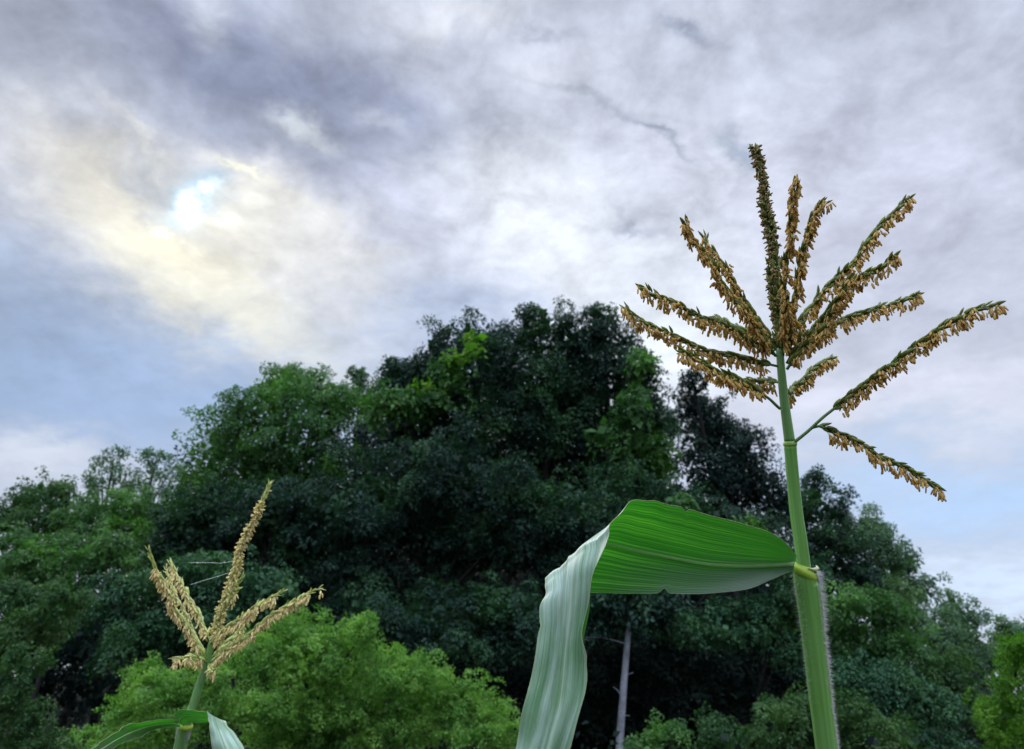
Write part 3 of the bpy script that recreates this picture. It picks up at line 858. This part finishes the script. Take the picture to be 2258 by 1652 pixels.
def blade(parent, rows, mat_,  nr=150, nc=45, wave=.0, rib=.0014, notch=None, wseed=0, label=None, fold=.0, u0=0.0, creases=()):
    """a corn leaf blade: rows of (edge A, midrib, edge B), each (x, y, distance)"""
    R_ = np.array([[P(*a), P(*m_), P(*b_)] for a, m_, b_ in rows])        # k,3,3
    k = len(R_)
    q = spline(R_[:, [1, 0, 2]].reshape(k, 9), nr)
    Mi, A, B = q[:, 0:3], q[:, 3:6], q[:, 6:9]
    t = np.linspace(0, 1, nc)[None, :, None]
    G = A[:, None] * (2 * t * t - 3 * t + 1) + Mi[:, None] * (4 * t - 4 * t * t) + B[:, None] * (2 * t * t - t)
    du = np.gradient(G, axis=0); dvv = np.gradient(G, axis=1)
    N = nrm(np.cross(du, dvv))
    s = np.linspace(0, 1, nr)[:, None]
    tt = np.linspace(0, 1, nc)[None]
    edge = np.abs(2 * tt - 1)
    r2 = np.random.default_rng(wseed)
    ph = r2.random(8) * 6.28
    h = wave * edge ** 1.6 * (np.sin(s * 34 + ph[0] + 2.5 * (tt > .5)) + .6 * np.sin(s * 71 + ph[1] + 2 * tt)) * np.clip(s * 3, 0, 1) * (1 + .4 * np.clip((s - .45) * 5, 0, 1))
    h = h + fold * (np.sin(tt * 13 + ph[2] + 1.8 * np.sin(s * 7)) + .8 * np.sin(tt * 7 + ph[3] + 3 * s)) * np.clip((s - .40) * 4, 0, 1)      # lengthwise creases past the bend
    h = h + .0010 * np.exp(-((tt - .5) / .03) ** 2) * (1 - .7 * np.clip((s - .3) * 6, 0, 1))
    for c_, a_, w_ in creases:                       # sharp lengthwise creases in the drooping part
        h = h + a_ * np.exp(-np.abs(tt - c_ - .05 * np.sin(s * 9)) / w_) * np.clip((s - .42) * 5, 0, 1)
    G = G + N * h[..., None]
    if notch:
        for (sn, side, w_, dep) in notch:
            f = np.exp(-((s - sn) / w_) ** 2) * (edge ** 3) * ((tt < .5) if side == 0 else (tt > .5))
            G = G + (Mi[:, None] - G) * (f * dep)[..., None]
    V = G.reshape(-1, 3)
    I, J = np.meshgrid(np.arange(nr - 1), np.arange(nc - 1), indexing='ij')
    b0 = (I * nc + J).ravel()
    F = np.stack([b0, b0 + 1, b0 + nc + 1, b0 + nc], 1)
    uv = np.stack([np.broadcast_to(u0 + s * (1 - u0), (nr, nc)), np.broadcast_to(tt, (nr, nc))], -1).reshape(-1, 2)
    o = mesh('leaf_blade', V, F, mat_, parent, True, uv)
    if label: o['label'] = label
    # midrib: a raised rib on the under face
    c0 = G[:, nc // 2]; nn = N[:, nc // 2]; sd = nrm(G[:, nc // 2 + 1] - G[:, nc // 2 - 1])
    wr = np.linspace(rib, rib * .3, nr)[:, None]
    prof = [(-1, .12), (-.6, .55), (0, .85), (.6, .55), (1, .12)]
    V = np.stack([c0 + sd * wr * a_ + nn * wr * b_ for a_, b_ in prof], 1).reshape(-1, 3)
    I, J = np.meshgrid(np.arange(nr - 1), np.arange(4), indexing='ij')
    b0 = (I * 5 + J).ravel()
    mesh('midrib', V, np.stack([b0, b0 + 1, b0 + 6, b0 + 5], 1), M['midrib'], o, True)
    parts = [tube(G[:, 0], np.full(nr, .00020), 5), tube(G[:, -1], np.full(nr, .00020), 5)]
    # short bristles along both margins
    for e, inn in ((G[:, 0], G[:, 1]), (G[:, -1], G[:, -2])):
        m_ = 420
        ix = rng.integers(0, nr - 1, m_); fr = rng.random(m_)[:, None]
        pp = e[ix] * (1 - fr) + e[ix + 1] * fr
        od = nrm(nrm(e[ix] - inn[ix]) + rng.normal(size=(m_, 3)) * .5)
        x, y = perp(od, rng.normal(size=(m_, 3)))
        HV = np.array([[1, 0, 0], [-.5, .87, 0], [-.5, -.87, 0], [0, 0, 1.0]]); HF = np.array([[0, 1, 3], [1, 2, 3], [2, 0, 3]])
        hv, hf = scatter(HV, HF, pp, x, y, od, np.stack([np.full(m_, .00009), np.full(m_, .00009), rng.uniform(.0005, .0018, m_)], 1))
        parts.append((hv, [hf]))
    v, f = join(parts)
    mesh('leaf_margin', v, f, M['edge'], o, True)
    return o


def hairs(parent, pts, side, n, l0, l1, rad, spread=.5, w=.00010, bias=None):
    """soft white hairs standing off a stem; side (3,) is the way they point"""
    HV = np.array([[1, 0, 0], [-.5, .87, 0], [-.5, -.87, 0], [0, 0, 1.0]]); HF = np.array([[0, 1, 3], [1, 2, 3], [2, 0, 3]])
    s = rng.random(n) if bias is None else rng.random(n) ** bias
    k = s * (len(pts) - 1); i = np.clip(k.astype(int), 0, len(pts) - 2); fr = (k - i)[:, None]
    c = pts[i] * (1 - fr) + pts[i + 1] * fr
    rr = (rad[i] * (1 - fr[:, 0]) + rad[i + 1] * fr[:, 0])
    T = nrm(np.gradient(pts, axis=0))[i]
    sd = nrm(side - T * (T @ side)[:, None])
    oth = np.cross(T, sd)
    a = rng.normal(size=n) * spread
    d = sd * np.cos(a)[:, None] + oth * np.sin(a)[:, None]
    p = c + d * rr[:, None]
    dr = nrm(d + T * rng.uniform(-.1, .55, n)[:, None] + rng.normal(size=(n, 3)) * .16)
    x, y = perp(dr, T)
    L = rng.uniform(l0, l1, n) * (1 - .55 * s)
    return scatter(HV, HF, p, x, y, dr, np.stack([np.full(n, w), np.full(n, w), L], 1))


# ---- the tall corn plant on the right
D0 = 0.90
foot = np.array([P(1823, 1652, D0)[0] + .035, P(1823, 1652, D0)[1] + .02, 0.0])
corn = empty('corn_plant', tuple(foot), 'tall corn plant on the right with a wide spreading tassel and one big bent leaf', 'corn plant', 'corn plants')
up_pts = np.array([P(1776, 1290, D0), P(1771, 1240, D0), P(1764, 1185, D0), P(1756, 1131, D0), P(1748, 1050, D0), P(1742, 978, D0)])
up = spline(up_pts, 30)
s_ = np.linspace(0, 1, 30)
r = (15.2 - 2.2 * s_) * PXM * D0
r[-2:] *= 1.04
top_pts = spline(np.array([P(1741.5, 974, D0), P(1734, 920, D0), P(1729, 880, D0), P(1723, 820, D0), P(1719, 770, D0 + .003)]), 24)
rt = np.linspace(11.6, 8.0, 24) * PXM * D0
v, f = join([tube(up, r, 20)])
mesh('stalk', v, f, M['stalk'], corn, True)
v, f = join([tube(top_pts, rt, 20)])
mesh('stalk', v, f, M['stalk_up'], corn, True)
# node ring between them
nd = spline(np.array([P(1742.6, 984, D0), P(1741.6, 972, D0)]), 5)
v, f = tube(nd, np.array([13.4, 14.8, 15.0, 13.8, 11.8]) * PXM * D0, 20)
mesh('stalk_node', v, f, M['node'], corn, True)
# sheath from the collar to the foot
sh = spline(np.array([P(1774, 1262, D0), P(1784, 1330, D0), P(1797, 1440, D0), P(1809, 1545, D0), P(1823, 1652, D0), P(1837, 1760, D0)]), 70)
sh = np.concatenate([sh, np.linspace(sh[-1], foot, 21)[1:]])
Ls = np.linspace(0, 1, 90)
rs = np.interp(Ls, [0, .2, .5, 1], [26.5, 24.0, 23.2, 25]) * PXM * D0
v, f = tube(sh, rs, 28)
# the rim slants down to the right
vv = v.reshape(90, 28, 3)
tilt = ((vv[:3] - sh[:3, None]) @ RV)
vv[:3] += (-tilt * .55)[..., None] * UV
sheath = mesh('leaf_sheath', vv.reshape(-1, 3), f, M['stalk'], corn, True)
# overlapping sheath margin: a thin lip down the right side
vis = sh[:69]
lip = vis + RV * (rs[:69] * .93)[:, None] - FV * (rs[:69] * .42)[:, None]
v, f = tube(lip, np.linspace(.0011, .0007, 69), 6)
mesh('sheath_margin', v, f, M['ligule'], sheath, True)
h1 = hairs(sheath, sh[:56], RV * 1.0 - FV * .25, 1300, .0055, .0110, rs[:56], .30, .00021, 1.2)
h2 = hairs(sheath, sh[:40], -RV * 1.0 - FV * .15, 420, .003, .0065, rs[:40], .4, .00014, 1.0)
v, f = join([(h1[0], [h1[1]]), (h2[0], [h2[1]])])
hr = mesh('sheath_hairs', v, f, M['hair'], sheath); hr['kind'] = 'stuff'
# collar band
cb = spline(np.array([P(1773.2, 1270, D0), P(1772.2, 1262, D0), P(1771, 1250, D0), P(1770, 1245, D0)]), 8)
rc = np.array([27.0, 28.0, 28.3, 28.0, 26.5, 23.5, 20.0, 16.2]) * PXM * D0
v, f = tube(cb, rc, 30, cap=False)
vv = v.reshape(8, 30, 3)
tilt = ((vv - cb[:, None]) @ RV)
vv += (-tilt * .55)[..., None] * UV
collar = mesh('leaf_collar', vv.reshape(-1, 3), f, M['collar'], corn, True)
lg = spline(np.array([P(1781, 1252, D0 - .012), P(1794, 1256, D0 - .008), P(1803, 1253, D0), P(1799, 1247, D0 + .006)]), 10)
v, f = tube(lg, np.array([.4, 1.2, 2.0, 2.6, 3.0, 3.2, 3.0, 2.4, 1.6, .6]) * .0007, 8)
mesh('ligule', v, f, M['ligule'], collar, True)

ROWS = [
 ((1757,1226,.886),(1752,1243,.884),(1750,1258,.888)),
 ((1738,1203,.876),(1728,1244,.892),(1733,1264,.892)),
 ((1705,1178,.866),(1690,1246,.898),(1700,1279,.894)),
 ((1650,1158,.852),(1635,1247,.893),(1650,1298,.892)),
 ((1560,1135,.832),(1560,1243,.878),(1555,1309,.882)),
 ((1480,1114,.812),(1480,1229,.862),(1455,1309,.868)),
 ((1437,1103,.790),(1400,1213,.842),(1370,1309,.852)),
 ((1388,1112,.764),(1330,1198,.812),(1290,1303,.836)),
 ((1344,1152,.735),(1276,1214,.772),(1212,1272,.792)),
 ((1339,1178,.728),(1271,1232,.758),(1203,1288,.776)),
 ((1328,1218,.722),(1266,1265,.745),(1206,1312,.762)),
 ((1317,1258,.719),(1264,1302,.738),(1190,1336,.751)),
 ((1306,1300,.716),(1262,1345,.732),(1188,1375,.742)),
 ((1283,1388,.712),(1254,1425,.724),(1181,1455,.734)),
 ((1293,1458,.706),(1246,1500,.716),(1166,1525,.726)),
 ((1292,1535,.700),(1236,1565,.708),(1150,1590,.720)),
 ((1266,1620,.694),(1215,1640,.700),(1134,1660,.714)),
 ((1240,1710,.690),(1190,1725,.694),(1122,1735,.706)),
 ((1200,1850,.684),(1172,1860,.684),(1128,1865,.694)),
 ((1158,1990,.68),(1152,1995,.68),(1146,1998,.682)),
]
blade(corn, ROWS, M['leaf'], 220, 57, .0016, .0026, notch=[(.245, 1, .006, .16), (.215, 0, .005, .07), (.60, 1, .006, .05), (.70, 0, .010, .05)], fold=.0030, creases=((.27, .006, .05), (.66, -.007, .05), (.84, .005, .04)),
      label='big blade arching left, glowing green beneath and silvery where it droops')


def q1(pts): return [(1323.5 + .418 * x, 287.7 + .418 * y) for x, y in pts]

TB = [  # curve, distance at root and tip, options
 ([(955,1215),(945,1050),(928,880),(908,650),(882,420),(850,250),(820,100)], .903, .93, dict(spike=True, thick=1.35, dense=1.05)),
 ([(965,1190),(968,1000),(972,850),(988,650),(1010,450),(1030,265)], .90, .82, dict(thick=1.05)),
 ([(985,1190),(1010,1000),(1030,850),(1068,650),(1110,480),(1150,405),(1185,375)], .90, .86, dict(thick=1.05)),
 ([(990,1150),(1040,1030),(1100,945),(1200,830),(1330,690),(1450,545),(1540,440),(1625,350)], .905, .95, dict(dense=.8)),
 ([(985,1230),(1060,1110),(1170,1010),(1240,900),(1340,800),(1440,745),(1500,705),(1545,655)], .895, .83, dict(dense=1.0, thick=1.1)),
 ([(985,1260),(1060,1160),(1150,1070),(1230,940),(1300,790)], .89, .84, dict(dense=1.0)),
 ([(1000,1200),(1100,1110),(1200,1050),(1320,990),(1450,935),(1580,905),(1675,865)], .905, .97, dict(dense=.7)),
 ([(1018,1650),(1110,1575),(1220,1480),(1350,1375),(1480,1275),(1640,1155),(1800,1045),(1950,955),(2080,915)], .896, .84, dict(bare=.22, thick=1.15)),
 ([(1110,1570),(1170,1560),(1240,1590),(1340,1640),(1480,1715),(1620,1790),(1785,1880)], .888, .90, dict(bare=.06, dense=.62)),
 ([(975,1330),(990,1400),(1040,1345),(1120,1265),(1225,1195)], .91, 1.02, dict(dense=1.1, thick=1.1, bare=.1)),
 ([(925,1190),(850,1080),(760,960),(660,830),(570,690),(490,570),(440,478)], .897, .84, dict(thick=1.1)),
 ([(915,1120),(850,1030),(770,920),(700,800),(640,700),(580,610),(545,555)], .903, .93, dict(dense=.85)),
 ([(930,1190),(820,1125),(700,1060),(600,1010),(500,965),(380,908),(290,870),(222,832)], .90, .87, dict(dense=.85)),
 ([(940,1245),(830,1220),(700,1190),(600,1168),(480,1125),(350,1068),(250,1020),(180,975),(135,935)], .90, .92, dict(dense=1.0)),
 ([(945,1330),(880,1318),(800,1322),(700,1310),(600,1290)], .905, .98, dict(dense=.8)),
 ([(948,1468),(890,1415),(800,1355),(700,1305),(600,1255),(500,1205),(420,1160)], .895, .84, dict(bare=.18, thick=1.1)),
 ([(925,1140),(830,1085),(740,1050),(670,1010),(595,985)], .907, 1.0, dict(dense=.9)),
]
BL = {0: 'thick upright central spike, browner and darker', 7: 'longest branch reaching far out to the right', 8: 'thin branch hanging down to the right'}
for i, (pts, a, b, opt) in enumerate(TB):
    tassel_branch(corn, q1(pts), a, b, 1, label=BL.get(i), **opt)

# ---- the smaller corn plant on the left
D2 = 1.30
def q4(pts): return [(172.6 + .38 * x, 1024.3 + .38 * y) for x, y in pts]
def c4(x, y, d): return (172.6 + .38 * x, 1024.3 + .38 * y, d)
bt = P(*c4(590, 1652, D2))
foot2 = np.array([bt[0] - .10, bt[1] - .02, 0.0])
corn2 = empty('corn_plant', tuple(foot2), 'smaller corn plant at lower left with a pale yellow upright tassel', 'corn plant', 'corn plants')
u2 = spline(np.array([P(*c4(612, 1540, D2)), P(*c4(660, 1420, D2)), P(*c4(700, 1290, D2)), P(*c4(735, 1185, D2)), P(*c4(765, 1060, D2)), P(*c4(775, 1000, D2))]), 40)
v, f = tube(u2, np.interp(np.linspace(0, 1, 40), [0, .7, 1], [10.2, 8.2, 4.6]) * PXM * D2, 18)
mesh('stalk', v, f, M['stalk_up'], corn2, True)
s2 = spline(np.array([P(*c4(618, 1520, D2)), P(*c4(604, 1590, D2)), bt, 2 * bt - P(*c4(604, 1590, D2))]), 36)
s2 = np.concatenate([s2, np.linspace(s2[-1], foot2, 15)[1:]])
r2_ = np.interp(np.linspace(0, 1, 50), [0, .2, 1], [13.5, 14, 16]) * PXM * D2
v, f = tube(s2, r2_, 20)
sheath2 = mesh('leaf_sheath', v, f, M['stalk_up'], corn2, True)
h1 = hairs(sheath2, s2[:14], RV - FV * .3, 500, .002, .005, r2_[:14], .35, .00012)
h2 = hairs(sheath2, s2[:14], -RV - FV * .3, 400, .002, .004, r2_[:14], .35, .00012)
v, f = join([(h1[0], [h1[1]]), (h2[0], [h2[1]])])
hr = mesh('sheath_hairs', v, f, M['hair'], sheath2); hr['kind'] = 'stuff'
cb = spline(np.array([P(*c4(624, 1533, D2)), P(*c4(627, 1510, D2)), P(*c4(630, 1500, D2))]), 6)
v, f = tube(cb, np.array([13.9, 14.9, 15.2, 14.5, 12.9, 10.8]) * PXM * D2, 20, cap=False)
mesh('leaf_collar', v, f, M['collar'], corn2, True)
TB2 = [
 ([(775,1100),(800,960),(850,800),(900,640),(950,480),(1000,360),(1060,230),(1115,112)], 1.30, 1.33, dict(spike=True, thick=1.0, tipgreen=.16)),
 ([(780,1060),(830,980),(900,920),(1000,850),(1100,785),(1195,730)], 1.30, 1.24, dict(tipgreen=.12)),
 ([(765,1150),(850,1085),(950,1015),(1060,925),(1160,855),(1280,775),(1410,712)], 1.295, 1.22, dict(tipgreen=.10)),
 ([(745,1130),(660,1000),(570,840),(505,720),(450,600),(402,487)], 1.295, 1.24, dict(tipgreen=.18)),
 ([(765,1020),(715,910),(655,790),(595,680),(530,560)], 1.30, 1.35, dict(tipgreen=.04)),
 ([(738,1120),(665,970),(605,830),(550,720),(512,605)], 1.305, 1.38, dict(dense=.75, tipgreen=.1)),
 ([(745,1145),(685,1122),(620,1118),(550,1132)], 1.295, 1.24, dict(tipgreen=.05)),
 ([(770,1120),(850,1050),(930,965),(1000,870),(1045,805)], 1.305, 1.38, dict(dense=.55)),
 ([(765,1160),(820,1110),(880,1060),(960,1000)], 1.30, 1.34, dict(dense=.3)),
 ([(755,1160),(775,1200),(800,1190)], 1.29, 1.25, dict(dense=.4)),
 ([(870,820),(905,740),(930,690),(955,640)], 1.29, 1.27, dict(dense=.3, tipgreen=.5)),
]
for i, (pts, a, b, opt) in enumerate(TB2):
    tassel_branch(corn2, q4(pts), a, b, 2, size=1.0, label='tallest central spike of the pale tassel' if i == 0 else None, **opt)
blade(corn2, [
 (c4(590,1492,1.29), c4(592,1508,1.285), c4(590,1526,1.29)),
 (c4(520,1478,1.26), c4(530,1500,1.27), c4(520,1524,1.265)),
 (c4(430,1488,1.22), c4(430,1512,1.235), c4(430,1545,1.23)),
 (c4(300,1508,1.17), c4(330,1545,1.19), c4(340,1590,1.18)),
 (c4(210,1560,1.13), c4(235,1590,1.14), c4(240,1625,1.14)),
 (c4(100,1635,1.08), c4(130,1655,1.09), c4(150,1680,1.09)),
 (c4(-60,1740,1.0), c4(-40,1755,1.0), c4(-30,1770,1.0)),
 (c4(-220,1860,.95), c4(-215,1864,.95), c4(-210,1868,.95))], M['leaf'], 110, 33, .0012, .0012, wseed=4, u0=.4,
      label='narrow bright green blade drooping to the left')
blade(corn2, [
 (c4(610,1518,1.282), c4(590,1505,1.28), c4(575,1490,1.285)),
 (c4(640,1500,1.27), c4(592,1476,1.27), c4(562,1450,1.265)),
 (c4(680,1497,1.255), c4(635,1452,1.25), c4(592,1422,1.24)),
 (c4(720,1498,1.240), c4(690,1460,1.22), c4(660,1427,1.20)),
 (c4(768,1497,1.220), c4(742,1464,1.195), c4(730,1434,1.165)),
 (c4(838,1487,1.185), c4(795,1465,1.165), c4(752,1443,1.14)),
 (c4(868,1512,1.155), c4(812,1515,1.135), c4(760,1500,1.125)),
 (c4(925,1590,1.130), c4(850,1600,1.115), c4(769,1590,1.115)),
 (c4(972,1690,1.11), c4(888,1700,1.10), c4(786,1700,1.105)),
 (c4(985,1850,1.09), c4(925,1860,1.08), c4(850,1860,1.09)),
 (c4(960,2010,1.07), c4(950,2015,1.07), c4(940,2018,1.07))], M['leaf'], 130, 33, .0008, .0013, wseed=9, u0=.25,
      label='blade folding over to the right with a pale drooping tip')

# fine spider threads strung from the small tassel
for (pts, lb) in (([(872,630,1.30),(790,655,1.27),(700,682,1.24),(650,698,1.22)], 'white spider thread slanting down left from the tall spike of the small tassel'),
                  ([(905,560,1.31),(830,572,1.33),(760,570,1.36),(640,570,1.40)], 'faint level spider thread above the slanting one beside the small tassel')):
    c_ = spline(np.array([P(*c4(*p)) for p in pts]), 14)
    v, f = tube(c_, .00022, 5)
    tag(mesh('spider_thread', v, f, M['silk'], None, True), lb, 'spider thread', 'spider threads')
